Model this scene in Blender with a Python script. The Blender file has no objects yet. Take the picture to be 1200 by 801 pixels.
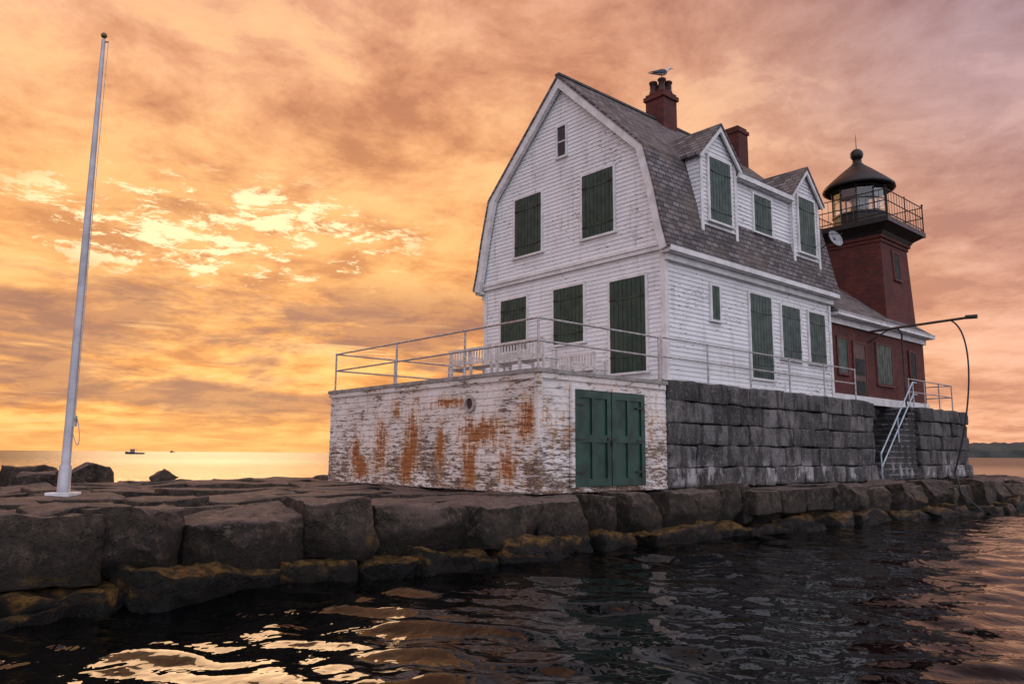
import bpy, bmesh, math, random
import numpy as np
from mathutils import Vector, Matrix, noise as mnoise, Euler
R=random.Random(7)
D=bpy.data
scene=bpy.context.scene
scene.view_settings.view_transform='Standard'
scene.view_settings.look='None'
scene.view_settings.exposure=0
# ---------------------------------------------------------------- node helpers
class NT:
    def __init__(s,tree):
        s.t=tree; s.t.nodes.clear()
    def n(s,typ,**kw):
        nd=s.t.nodes.new(typ)
        for k,v in kw.items(): setattr(nd,k,v)
        return nd
    def put(s,sock,val):
        if hasattr(val,'links'): s.t.links.new(val,sock)
        elif isinstance(val,(tuple,list)):
            if sock.type=='RGBA' and len(val)==3: val=(*val,1)
            sock.default_value=val
        else: sock.default_value=val
    def m(s,op,a,b=None,c=None,clamp=False):
        nd=s.n('ShaderNodeMath',operation=op); nd.use_clamp=clamp
        s.put(nd.inputs[0],a)
        if b is not None: s.put(nd.inputs[1],b)
        if c is not None: s.put(nd.inputs[2],c)
        return nd.outputs[0]
    def vm(s,op,a,b=None):
        nd=s.n('ShaderNodeVectorMath',operation=op)
        s.put(nd.inputs[0],a)
        if b is not None: s.put(nd.inputs[1],b)
        return nd.outputs['Value'] if op in('DOT_PRODUCT','LENGTH') else nd.outputs[0]
    def noise(s,vec,scale=1,detail=4,rough=.5,dist=0,lac=2):
        nd=s.n('ShaderNodeTexNoise')
        s.put(nd.inputs['Vector'],vec)
        nd.inputs['Scale'].default_value=scale; nd.inputs['Detail'].default_value=detail
        nd.inputs['Roughness'].default_value=rough; nd.inputs['Distortion'].default_value=dist
        nd.inputs['Lacunarity'].default_value=lac
        return nd.outputs[0]
    def ss(s,x,lo,hi,a=0,b=1):
        nd=s.n('ShaderNodeMapRange',interpolation_type='SMOOTHSTEP')
        s.put(nd.inputs[0],x); nd.inputs[1].default_value=lo; nd.inputs[2].default_value=hi
        nd.inputs[3].default_value=a; nd.inputs[4].default_value=b
        return nd.outputs[0]
    def mix(s,f,a,b,blend='MIX'):
        nd=s.n('ShaderNodeMix',data_type='RGBA',blend_type=blend)
        s.put(nd.inputs[0],f); s.put(nd.inputs[6],a); s.put(nd.inputs[7],b)
        return nd.outputs[2]
    def ramp(s,f,stops):
        nd=s.n('ShaderNodeValToRGB'); cr=nd.color_ramp
        while len(cr.elements)<len(stops): cr.elements.new(.5)
        for e,(p,c) in zip(cr.elements,stops):
            e.position=p; e.color=(*c,1) if len(c)==3 else c
        s.put(nd.inputs[0],f); return nd.outputs[0]
    def sep(s,v):
        nd=s.n('ShaderNodeSeparateXYZ'); s.put(nd.inputs[0],v); return nd.outputs
    def comb(s,x,y,z):
        nd=s.n('ShaderNodeCombineXYZ')
        for i,q in enumerate((x,y,z)): s.put(nd.inputs[i],q)
        return nd.outputs[0]
    def obj(s): return s.n('ShaderNodeTexCoord').outputs['Object']
    def bump(s,h,strength=.3,dist=.02,normal=None):
        nd=s.n('ShaderNodeBump'); s.put(nd.inputs['Height'],h)
        nd.inputs['Strength'].default_value=strength; nd.inputs['Distance'].default_value=dist
        if normal is not None: s.put(nd.inputs['Normal'],normal)
        return nd.outputs[0]
    def tint(s):
        nd=s.n('ShaderNodeAttribute',attribute_name='tint'); return nd.outputs['Fac']
    def out(s,color,rough=.7,normal=None,metal=0,spec=.5,**kw):
        b=s.n('ShaderNodeBsdfPrincipled'); s.put(b.inputs['Base Color'],color); s.put(b.inputs['Roughness'],rough)
        b.inputs['Metallic'].default_value=metal; b.inputs['Specular IOR Level'].default_value=spec
        if normal is not None: s.put(b.inputs['Normal'],normal)
        o=s.n('ShaderNodeOutputMaterial'); s.t.links.new(b.outputs[0],o.inputs[0]); return b
def M(name):
    m=D.materials.new(name); m.use_nodes=True; return m,NT(m.node_tree)

# ---------------------------------------------------------------- materials
def mk_white():
    m,t=M('weathered_white_clapboard'); o=t.obj(); x,y,z=t.sep(o)
    st=t.comb(t.m('MULTIPLY',x,1.6),t.m('MULTIPLY',y,1.6),t.m('MULTIPLY',z,7.0))
    big=t.noise(o,.5,3,.6); fine=t.noise(st,3.4,5,.7)
    mask=t.m('ADD',fine,t.m('MULTIPLY',t.m('SUBTRACT',big,.5),.35))
    peel=t.ss(mask,.625,.65)
    c=t.mix(t.ss(t.noise(o,1.3,4,.6),.4,.75),(.84,.83,.84),(.72,.71,.73))
    c=t.mix(t.m('MULTIPLY',t.ss(t.noise(t.comb(t.m('MULTIPLY',x,4),t.m('MULTIPLY',y,4),t.m('MULTIPLY',z,.5)),1,4,.6),.55,.75),.6),c,(.5,.46,.42))
    bd=t.n('ShaderNodeTexWhiteNoise',noise_dimensions='1D'); t.put(bd.inputs['W'],t.m('FLOOR',t.m('DIVIDE',z,.125)))
    c=t.mix(t.m('MULTIPLY',bd.outputs[0],.13),c,(.45,.43,.43))
    c=t.mix(peel,c,(.10,.08,.07))
    t.out(c,.6,t.bump(mask,.15,.01)); return m
SPOTS=[(6.05,1.0,.34,.75),(4.55,1.25,.30,.85),(4.85,.5,.3,.5),(1.75,1.3,.85,.32),(2.3,.55,.3,.6),(7.3,.8,.28,.5),(.35,1.5,.3,.5),(3.1,2.0,.7,.12),(5.3,1.9,.2,.3),(3.4,.9,.2,.7),(6.9,.4,.4,.3),(1.0,.5,.3,.4)]
def mk_shed():
    m,t=M('peeling_shed_paint'); o=t.obj(); x,y,z=t.sep(o)
    st=t.comb(t.m('MULTIPLY',x,.9),t.m('MULTIPLY',y,.9),t.m('MULTIPLY',z,6.0))
    big=t.noise(t.vm('ADD',o,(3,11,2)),.8,3,.6,.5); fine=t.noise(st,2.6,7,.7); fine3=t.noise(st,9,5,.7)
    low=t.ss(z,0,2.4,.07,.0)
    mask=t.m('ADD',t.m('ADD',t.m('MULTIPLY',fine,.6),t.m('MULTIPLY',fine3,.4)),t.m('ADD',low,t.m('MULTIPLY',t.m('SUBTRACT',big,.5),.30)))
    peel=t.ss(mask,.550,.575)
    fine2=t.noise(o,22,3,.6)
    c=t.mix(t.ss(big,.35,.65),(.84,.78,.75),(.68,.61,.57))
    c=t.mix(t.m('MULTIPLY',t.ss(fine3,.48,.62),.4),c,(.45,.34,.28))
    wood=t.mix(t.ss(fine2,.4,.6),(.075,.045,.032),(.24,.165,.13))
    c=t.mix(peel,c,wood)
    tot=None
    for (sv,sz,wv,wz) in SPOTS:
        a=t.m('DIVIDE',t.m('SUBTRACT',y,sv),wv); b=t.m('DIVIDE',t.m('SUBTRACT',z,sz),wz)
        e=t.m('EXPONENT',t.m('MULTIPLY',t.m('ADD',t.m('MULTIPLY',a,a),t.m('MULTIPLY',b,b)),-1))
        tot=e if tot is None else t.m('ADD',tot,e)
    run=t.noise(t.comb(t.m('MULTIPLY',x,7),t.m('MULTIPLY',y,7),t.m('MULTIPLY',z,1.1)),1.3,5,.65)
    br=t.noise(st,4.5,6,.75,.6)
    rm=t.m('ADD',t.m('MULTIPLY',tot,.23),t.m('ADD',t.m('MULTIPLY',run,.55),t.m('MULTIPLY',br,.60)))
    solid=t.ss(rm,.69,.77); halo=t.ss(rm,.58,.75)
    c=t.mix(t.m('MULTIPLY',halo,.6),c,(.66,.33,.11))
    c=t.mix(t.m('MULTIPLY',solid,.92),c,t.mix(t.ss(t.m('ADD',t.m('MULTIPLY',fine2,.4),t.m('MULTIPLY',br,.6)),.42,.60),(.46,.15,.025),(.14,.035,.015)))
    t.out(c,.7,t.bump(t.m('MULTIPLY',peel,-1),.5,.006)); return m
def mk_simple(name,col,col2=None,rough=.5,metal=0,scale=6,bump=0.1,spec=.5):
    m,t=M(name); o=t.obj()
    nz=t.noise(o,scale,4,.6)
    c=t.mix(t.ss(nz,.35,.68),col,col2 or tuple(a*.65 for a in col))
    t.out(c,t.ss(nz,.3,.7,rough*.85,min(1,rough*1.15)),t.bump(nz,bump,.01),metal,spec); return m
def mk_brick():
    m,t=M('red_brick'); o=t.obj(); x,y,z=t.sep(o)
    v=t.comb(t.m('ADD',x,y),z,0)
    b=t.n('ShaderNodeTexBrick'); t.put(b.inputs['Vector'],v)
    b.inputs['Scale'].default_value=1; b.inputs['Brick Width'].default_value=.22; b.inputs['Row Height'].default_value=.075
    b.inputs['Mortar Size'].default_value=.009; b.inputs['Color1'].default_value=(.17,.022,.013,1); b.inputs['Color2'].default_value=(.07,.011,.008,1)
    b.inputs['Mortar'].default_value=(.12,.055,.045,1); b.inputs['Bias'].default_value=0
    c=t.mix(t.m('MULTIPLY',t.ss(t.noise(o,1.2,5,.65),.35,.7),.8),b.outputs[0],(.055,.013,.011))
    c=t.mix(t.m('MULTIPLY',t.ss(t.noise(o,5,5,.7),.6,.75),.6),c,(.24,.12,.10))
    t.out(c,.85,t.bump(b.outputs[1],-.4,.01)); return m
def mk_shingle(axis):
    m,t=M('roof_shingles_'+axis); o=t.obj(); x,y,z=t.sep(o)
    v=t.comb(x if axis=='x' else y,z,0)
    b=t.n('ShaderNodeTexBrick'); t.put(b.inputs['Vector'],v)
    b.inputs['Scale'].default_value=1; b.inputs['Brick Width'].default_value=.30; b.inputs['Row Height'].default_value=.15
    b.inputs['Mortar Size'].default_value=.016; b.inputs['Color1'].default_value=(.23,.20,.205,1); b.inputs['Color2'].default_value=(.065,.058,.06,1)
    b.inputs['Mortar'].default_value=(.018,.015,.015,1); b.offset=.5
    c=t.mix(t.m('MULTIPLY',t.ss(t.noise(o,1.1,5,.6),.4,.7),.65),b.outputs[0],(.16,.12,.10))
    c=t.mix(t.ss(t.noise(o,7,4,.6),.55,.7),c,(.06,.05,.05))
    saw=t.m('FRACT',t.m('DIVIDE',z,.15))
    h=t.m('ADD',t.m('MULTIPLY',saw,-.6),t.m('MULTIPLY',b.outputs[1],-.8))
    t.out(c,.9,t.bump(h,.9,.03)); return m
def mk_granite():
    m,t=M('foundation_granite'); o=t.obj(); x,y,z=t.sep(o)
    n1=t.noise(o,1.1,6,.65); n2=t.noise(o,12,5,.65); n3=t.noise(t.comb(t.m('MULTIPLY',x,2),y,t.m('MULTIPLY',z,.5)),1.6,5,.7)
    c=t.mix(t.tint(),(.036,.034,.037),(.20,.185,.18))
    c=t.mix(t.ss(n1,.42,.66),c,(.045,.040,.038))
    c=t.mix(t.m('MULTIPLY',t.ss(n2,.5,.7),.6),c,(.27,.245,.24))
    c=t.mix(t.m('MULTIPLY',t.ss(n3,.48,.60),.8),c,(.020,.017,.016))
    lm=t.m('MULTIPLY',t.m('MULTIPLY',t.ss(z,.8,.35),t.ss(z,.0,.2)),t.ss(t.noise(t.comb(t.m('MULTIPLY',x,1.5),y,t.m('MULTIPLY',z,.8)),1.3,6,.7),.50,.60))
    c=t.mix(t.m('MULTIPLY',lm,.7),c,(.52,.49,.49))
    t.out(c,.85,t.bump(t.m('ADD',n2,t.m('MULTIPLY',n1,2)),.9,.05)); return m
def mk_rock():
    m,t=M('breakwater_granite'); g=t.n('ShaderNodeNewGeometry'); p=g.outputs['Position']; x,y,z=t.sep(p)
    nz=t.sep(g.outputs['Normal'])[2]
    n1=t.noise(p,.9,5,.65); n2=t.noise(p,6,7,.74); n3=t.noise(p,34,4,.7)
    crk=t.m('ABSOLUTE',t.m('SUBTRACT',t.noise(t.vm('ADD',p,(5,9,1)),1.6,4,.6,.8),.5))
    crack=t.m('MULTIPLY',t.ss(crk,.012,.0),t.ss(n1,.44,.54))
    c=t.mix(t.tint(),(.052,.036,.026),(.135,.098,.072))
    c=t.mix(t.ss(n1,.44,.64),c,(.030,.022,.017))
    c=t.mix(t.m('MULTIPLY',t.ss(n2,.5,.64),.65),c,(.23,.16,.115))
    c=t.mix(t.m('MULTIPLY',t.ss(n2,.47,.36),.75),c,(.018,.013,.010))
    c=t.mix(t.m('MULTIPLY',t.ss(n3,.53,.68),.75),c,(.025,.018,.014))
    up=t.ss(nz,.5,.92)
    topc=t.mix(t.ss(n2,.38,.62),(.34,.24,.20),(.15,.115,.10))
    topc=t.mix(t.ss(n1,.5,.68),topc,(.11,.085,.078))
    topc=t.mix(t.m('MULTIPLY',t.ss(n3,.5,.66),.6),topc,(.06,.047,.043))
    c=t.mix(t.m('MULTIPLY',up,.8),c,topc)  # upward faces paler: weathering plus grazing backlight put into the colour
    c=t.mix(t.m('MULTIPLY',crack,.8),c,(.012,.009,.008))
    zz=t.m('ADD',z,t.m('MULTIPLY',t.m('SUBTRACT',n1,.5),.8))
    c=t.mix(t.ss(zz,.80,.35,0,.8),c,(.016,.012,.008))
    weed=t.mix(t.ss(n2,.40,.58),(.022,.014,.004),(.25,.13,.025))
    c=t.mix(t.m('MULTIPLY',t.m('MULTIPLY',t.ss(zz,.66,.45),t.ss(nz,.05,.6)),.85),c,weed)
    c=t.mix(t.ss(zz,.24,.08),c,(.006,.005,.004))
    rg=t.ss(zz,.2,.9,.30,.82)
    h=t.m('SUBTRACT',t.m('ADD',t.m('MULTIPLY',n2,1.0),t.m('MULTIPLY',n3,.35)),t.m('MULTIPLY',crack,.25))
    t.out(c,rg,t.bump(h,1.0,.17),0,.4); return m
def mk_water():
    m,t=M('sea_water'); g=t.n('ShaderNodeNewGeometry'); p=g.outputs['Position']
    sc=t.vm('MULTIPLY',p,(1,.8,1))
    h=t.m('ADD',t.noise(sc,1.3,3,.5,.6),t.m('MULTIPLY',t.noise(sc,4.5,2,.5,.4),.26))
    dist=t.vm('LENGTH',p)
    bm=t.n('ShaderNodeBump'); t.put(bm.inputs['Height'],h); bm.inputs['Distance'].default_value=.16
    t.put(bm.inputs['Strength'],t.ss(dist,6,80,.26,1.0))
    b=t.out((.0008,.0012,.0015),t.ss(dist,10,250,.012,.30),bm.outputs[0],0,.25)
    b.inputs['IOR'].default_value=1.333; return m
def mk_glass():
    m,t=M('lantern_glass')
    tr=t.n('ShaderNodeBsdfTransparent'); gl=t.n('ShaderNodeBsdfGlossy'); gl.inputs['Roughness'].default_value=.03
    gl.inputs[0].default_value=(.9,.9,.9,1); tr.inputs[0].default_value=(.86,.88,.88,1)
    fr=t.n('ShaderNodeLayerWeight'); fr.inputs[0].default_value=.35
    mx=t.n('ShaderNodeMixShader'); t.put(mx.inputs[0],t.ss(fr.outputs[1],0,1,.10,.5))
    t.t.links.new(tr.outputs[0],mx.inputs[1]); t.t.links.new(gl.outputs[0],mx.inputs[2])
    o=t.n('ShaderNodeOutputMaterial'); t.t.links.new(mx.outputs[0],o.inputs[0]); return m
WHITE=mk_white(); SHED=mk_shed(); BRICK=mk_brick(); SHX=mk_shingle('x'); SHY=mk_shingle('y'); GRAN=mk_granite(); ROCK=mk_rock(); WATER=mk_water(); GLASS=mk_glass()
TRIM=mk_simple('white_trim_paint',(.80,.78,.78),(.62,.60,.59),.55,scale=3)
GREEN=mk_simple('dark_green_shutter',(.020,.058,.042),(.010,.033,.024),.5,scale=4)
DOORG=mk_simple('green_door_paint',(.004,.050,.028),(.003,.024,.015),.45,scale=2.5)
RAIL=mk_simple('painted_pipe',(.50,.48,.49),(.30,.25,.23),.42,.2,scale=9)
BLACK=mk_simple('black_iron',(.014,.013,.014),(.028,.02,.017),.45,.3,scale=5)
CONC=mk_simple('concrete_deck',(.36,.33,.31),(.22,.19,.17),.85,scale=5,bump=.3)
DARK=mk_simple('dark_recess',(.02,.018,.017),None,.8)
DOORB=mk_simple('brown_door',(.10,.045,.03),None,.6)
HOSE=mk_simple('black_hose',(.02,.02,.022),None,.45)
POLE=mk_simple('flagpole_aluminium',(.46,.46,.50),(.34,.33,.36),.4,.3,scale=2,bump=.02)
GOLD=mk_simple('aged_brass_ball',(.20,.15,.06),None,.4,.6)
FEW=mk_simple('gull_white_feathers',(.72,.71,.70),(.6,.6,.6),.8,scale=30)
FEG=mk_simple('gull_grey_feathers',(.10,.11,.13),(.05,.055,.06),.8,scale=30)
BEAK=mk_simple('gull_beak',(.6,.36,.06),None,.5)
DISH=mk_simple('dish_grey',(.33,.33,.34),None,.5)
SLAT=mk_simple('bench_white_slats',(.72,.68,.66),(.50,.46,.44),.6,scale=5)
POT=mk_simple('chimney_pot_clay',(.08,.03,.022),(.035,.018,.016),.9)
HULL=mk_simple('boat_hull_paint',(.05,.05,.07),None,.4); CAB=mk_simple('boat_cabin_paint',(.20,.17,.18),None,.5)
HEAD=mk_simple('distant_forest',(.055,.065,.06),(.03,.04,.04),1,scale=.02,bump=0)
RUST=mk_simple('rusty_steel',(.09,.06,.05),(.05,.035,.03),.7,.3)

# ---------------------------------------------------------------- mesh builder
class MB:
    def __init__(s): s.v=[];s.f=[];s.m=[];s.t=[];s.sm=[]
    def add(s,vs,fs,mat=0,tint=0.,smooth=False):
        b=len(s.v); s.v.extend([tuple(q) for q in vs])
        for f in fs:
            s.f.append(tuple(b+i for i in f)); s.m.append(mat); s.t.append(tint); s.sm.append(smooth)
    def box(s,x0,x1,y0,y1,z0,z1,mat=0,tint=0.):
        s.add([(x0,y0,z0),(x1,y0,z0),(x1,y1,z0),(x0,y1,z0),(x0,y0,z1),(x1,y0,z1),(x1,y1,z1),(x0,y1,z1)],
              [(0,3,2,1),(4,5,6,7),(0,1,5,4),(1,2,6,5),(2,3,7,6),(3,0,4,7)],mat,tint)
    def boxm(s,mp,a0,a1,z0,z1,d0,d1,mat=0,tint=0.):
        ps=[mp(a,z,d) for (a,d,z) in [(a0,d0,z0),(a1,d0,z0),(a1,d1,z0),(a0,d1,z0),(a0,d0,z1),(a1,d0,z1),(a1,d1,z1),(a0,d1,z1)]]
        s.add(ps,[(0,3,2,1),(4,5,6,7),(0,1,5,4),(1,2,6,5),(2,3,7,6),(3,0,4,7)],mat,tint)
    def cyl(s,p0,p1,r,n=10,r2=None,mat=0,cap=True):
        p0=Vector(p0);p1=Vector(p1); r2=r if r2 is None else r2
        d=(p1-p0).normalized(); a=d.orthogonal().normalized(); b=d.cross(a)
        vs=[];
        for (p,rr) in ((p0,r),(p1,r2)):
            for i in range(n):
                an=2*math.pi*i/n; vs.append(p+a*math.cos(an)*rr+b*math.sin(an)*rr)
        s.add(vs,[(i,(i+1)%n,n+(i+1)%n,n+i) for i in range(n)],mat,0,True)
        if cap:
            s.add(vs[:n],[tuple(range(n))],mat); s.add(vs[n:],[tuple(range(n))],mat)
    def tube(s,pts,r,n=8,mat=0):
        for a,b in zip(pts[:-1],pts[1:]): s.cyl(a,b,r,n,mat=mat)
        for p in pts[1:-1]: s.ball(p,r*1.02,mat,6,4)
    def lathe(s,c,prof,n=24,mat=0,smooth=True):
        vs=[]
        for (r,z) in prof:
            for i in range(n):
                a=2*math.pi*(i+.5)/n; vs.append((c[0]+r*math.cos(a),c[1]+r*math.sin(a),c[2]+z))
        fs=[]
        for k in range(len(prof)-1):
            for i in range(n): fs.append((k*n+i,k*n+(i+1)%n,(k+1)*n+(i+1)%n,(k+1)*n+i))
        s.add(vs,fs,mat,0,smooth)
    def ball(s,c,r,mat=0,n=14,k=8):
        s.lathe(c,[(max(1e-4,r*math.sin(math.pi*i/k)),-r*math.cos(math.pi*i/k)) for i in range(k+1)],n,mat)
    def loft(s,rings,mat=0,cap=True,smooth=True):
        n=len(rings[0]); vs=[p for r in rings for p in r]; fs=[]
        for k in range(len(rings)-1):
            for i in range(n): fs.append((k*n+i,k*n+(i+1)%n,(k+1)*n+(i+1)%n,(k+1)*n+i))
        s.add(vs,fs,mat,0,smooth)
        if cap:
            s.add(rings[0],[tuple(range(n))],mat); s.add(rings[-1],[tuple(range(n))],mat)
    def obj(s,name,mats,parent=None,mw=None,merge=False,bevel=0):
        me=D.meshes.new(name); me.from_pydata(s.v,[],s.f)
        for q in mats: me.materials.append(q)
        me.polygons.foreach_set('material_index',s.m); me.polygons.foreach_set('use_smooth',s.sm)
        at=me.attributes.new('tint','FLOAT','FACE'); at.data.foreach_set('value',s.t)
        me.update()
        bm=bmesh.new(); bm.from_mesh(me)
        if merge: bmesh.ops.remove_doubles(bm,verts=bm.verts,dist=1e-4)
        bmesh.ops.recalc_face_normals(bm,faces=bm.faces); bm.to_mesh(me); bm.free()
        o=D.objects.new(name,me); scene.collection.objects.link(o)
        if parent: o.parent=parent
        elif mw is not None: o.matrix_world=mw
        if bevel:
            b=o.modifiers.new('bevel','BEVEL'); b.width=bevel; b.segments=2; b.limit_method='ANGLE'
        return o
ANG=math.radians(41.5)
GZ=1.08
CAMZ=GZ+.81
SITE=Matrix.Translation((3.78,18.7,GZ))@Matrix.Rotation(ANG,4,'Z')
def empty(name,mw=SITE):
    e=D.objects.new(name,None); scene.collection.objects.link(e); e.matrix_world=mw; e.empty_display_size=.3; return e

# ---------------------------------------------------------------- rounded rock blocks
def template(levels):
    idx={};vs=[];fs=[]
    def vid(p):
        k=tuple(round(c,5) for c in p)
        if k not in idx: idx[k]=len(vs); vs.append(p)
        return idx[k]
    n=len(levels)
    for ax in range(3):
        for sg in (-1,1):
            for i in range(n-1):
                for j in range(n-1):
                    q=[]
                    for (a,b) in ((i,j),(i+1,j),(i+1,j+1),(i,j+1)):
                        p=[0,0,0]; p[ax]=sg; p[(ax+1)%3]=levels[a]; p[(ax+2)%3]=levels[b]; q.append(vid(tuple(p)))
                    if sg<0: q.reverse()
                    fs.append(tuple(q))
    return np.array(vs,float),fs
T_HI=template([-1,-.96,-.89,-.8,-.68,-.56,-.44,-.32,-.2,-.08,.08,.2,.32,.44,.56,.68,.8,.89,.96,1])
T_LO=template([-1,-.9,-.55,-.15,.15,.55,.9,1])
def block(mb,c,h,rad=.06,jit=.05,amp=.03,cuts=0,T=T_LO,seed=0,mat=0,tint=0.,rotz=0.,cutmin=.72,tilt=0,front=False):
    rr=np.random.RandomState(seed)
    P0,F=T; h=np.array(h,float); P=P0*h
    core=np.clip(P,-(h-rad),(h-rad)); d=P-core; L=np.linalg.norm(d,axis=1,keepdims=True); L[L<1e-9]=1
    P=core+d/L*np.minimum(L,rad)
    co=rr.uniform(-jit,jit,(2,2,2,3)); w=(P0+1)/2
    off=np.zeros_like(P)
    for i in (0,1):
        for j in (0,1):
            for k in (0,1):
                ww=(w[:,0] if i else 1-w[:,0])*(w[:,1] if j else 1-w[:,1])*(w[:,2] if k else 1-w[:,2])
                off+=ww[:,None]*co[i,j,k]
    P=P+off
    for _ in range(cuts):
        if front: nrm=np.array([rr.uniform(-1.1,1.1),-1,rr.uniform(-1.1,1.0)])
        else:
            nrm=rr.normal(size=3); nrm[2]=abs(nrm[2])*.8
        nrm/=np.linalg.norm(nrm)
        ext=np.abs(nrm*h).sum(); dd=ext*rr.uniform(cutmin,.93)
        s=P@nrm-dd; P=P-np.maximum(s,0)[:,None]*nrm[None,:]
    cz,sz=math.cos(rotz),math.sin(rotz)
    if tilt:
        a=rr.uniform(-tilt,tilt); b=rr.uniform(-tilt,tilt)
        Rm=np.array(Euler((a,b,0)).to_matrix()); P=P@Rm.T
    P=np.stack([P[:,0]*cz-P[:,1]*sz,P[:,0]*sz+P[:,1]*cz,P[:,2]],1)+np.array(c)
    if amp>0:
        out=[]
        so=Vector((seed*3.17%50,0,0))
        for p in P:
            v=Vector(p)+so
            n=mnoise.noise_vector(v*1.3)*1.0+mnoise.noise_vector(v*3.7)*.6+mnoise.noise_vector(v*9)*.36
            out.append(p+amp*np.array(n))
        P=np.array(out)
    mb.add(P.tolist(),F,mat,tint,True)

# ================================================================= BREAKWATER
bw=MB()
def edge_v(u): return -.85-(1.35*min(1,max(0,(u-3)/13)))
sd=100
u=-26.
while u<25.5:
    L=R.uniform(.85,1.35) if u>-4 else R.uniform(1.1,1.9)
    ev=edge_v(u+L/2); dp=R.uniform(1.2,1.7)
    hz=.43+R.uniform(-.03,.03); sink=R.uniform(-.10,.035)
    if u>6: sink-=.05*(u-6)/10
    block(bw,(u+L/2,ev+dp/2+R.uniform(-.16,.14),-hz+sink),(L/2-.014,dp/2,hz),.02,.10,.06,7,T_HI,sd,0,R.random(),R.uniform(-.08,.08),.60,.035,True)
    sd+=1; u+=L
for (dv,zc,hh,cm) in ((-.22,-.98,.20,.64),(-.42,-1.25,.22,.60)):
    u=-26.3
    while u<26:
        L=R.uniform(.7,2.2); ev=edge_v(u+L/2)+dv+R.uniform(-.22,.22)
        block(bw,(u+L/2,ev+.7,zc+R.uniform(-.09,.06)),(L/2-.01,.74,hh),.05,.12,.10,6,T_HI,sd,0,R.random()*.7,R.uniform(-.2,.2),cm,.09)
        sd+=1; u+=L
v=edge_v(-10)+1.25; row=0
while v<11.2:
    W=R.uniform(.8,1.35)
    u=-27+R.uniform(0,1)
    while u<25:
        L=R.uniform(.9,2.1)
        inside=(u>.3 and u+L<19.8 and v>.4 and v+W<8.4) or (u>-4 and u+L<.5 and v>.4 and v+W<8.4)
        if not inside:
            zj=R.uniform(-.085,.035)-.02
            if u<-4.5: zj+=.02
            if v>9.3: zj+=R.uniform(-.1,.10)
            vv=v+W/2
            if u>3: vv=v+W/2-max(0,(1-row/3))*0.4
            nearshed=(u+L>-4.6 and v<9.3)
            if nearshed: zj=min(zj,-.02)
            block(bw,(u+L/2,vv,-.3+zj),(L/2-.025,W/2-.025,.3),.04,.06,.04,2,T_LO,sd,0,R.random(),R.uniform(-.05,.05),.84,0 if nearshed else .025)
            sd+=1
        u+=L
    v+=W; row+=1
u=2
while u<25:
    L=R.uniform(.9,1.6)
    block(bw,(u+L/2,-.1,-.36),(L/2-.01,1.0,.3),.05,.04,.02,1,T_LO,sd,0,R.random(),0,.9); sd+=1; u+=L
bw.box(-27,25,edge_v(-5)+.55,11.0,-2.0,-.32,0,0)
u=-27
while u<26:
    L=R.uniform(1.2,2.2)
    block(bw,(u+L/2,11.6+R.uniform(-.3,.3),-.32+R.uniform(-.2,.12)),(L/2,.9,.4),.12,.12,.06,3,T_LO,sd,0,R.random(),R.uniform(-.3,.3),.7,.12); sd+=1
    block(bw,(u+L/2,12.7+R.uniform(-.3,.3),-1.0),(L/2,1.0,.5),.12,.12,.06,3,T_LO,sd,0,R.random(),R.uniform(-.3,.3),.7,.15); sd+=1
    u+=L
for k in range(26):
    block(bw,(25.5+R.uniform(-.5,1.6),R.uniform(-2.5,12),-.9+R.uniform(-.4,.2)),(.8,.8,.5),.12,.12,.06,3,T_LO,sd,0,R.random(),R.uniform(0,3),.7,.15); sd+=1
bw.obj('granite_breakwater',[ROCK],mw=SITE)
for i,(bu,bv,sx,sy,sz,z) in enumerate([(-10.1,10.3,.46,.42,.34,.18),(-11.3,10.9,.8,.5,.24,.08),(-8.2,11.0,.32,.3,.17,.12),(-11.4,9.5,.5,.4,.16,.08),(-13.0,11.2,.9,.5,.28,.1),(-14.8,11,.8,.6,.26,.08),(-10.6,9.0,.3,.25,.12,.06)]):
    b=MB(); block(b,(0,0,0),(sx,sy,sz),.06,.16,.06,8,T_HI,900+i,0,R.random(),R.uniform(0,2),.52)
    b.obj('boulder' if i==0 else 'boulder.%03d'%i,[ROCK],mw=SITE@Matrix.Translation((bu,bv,z)))

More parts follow.
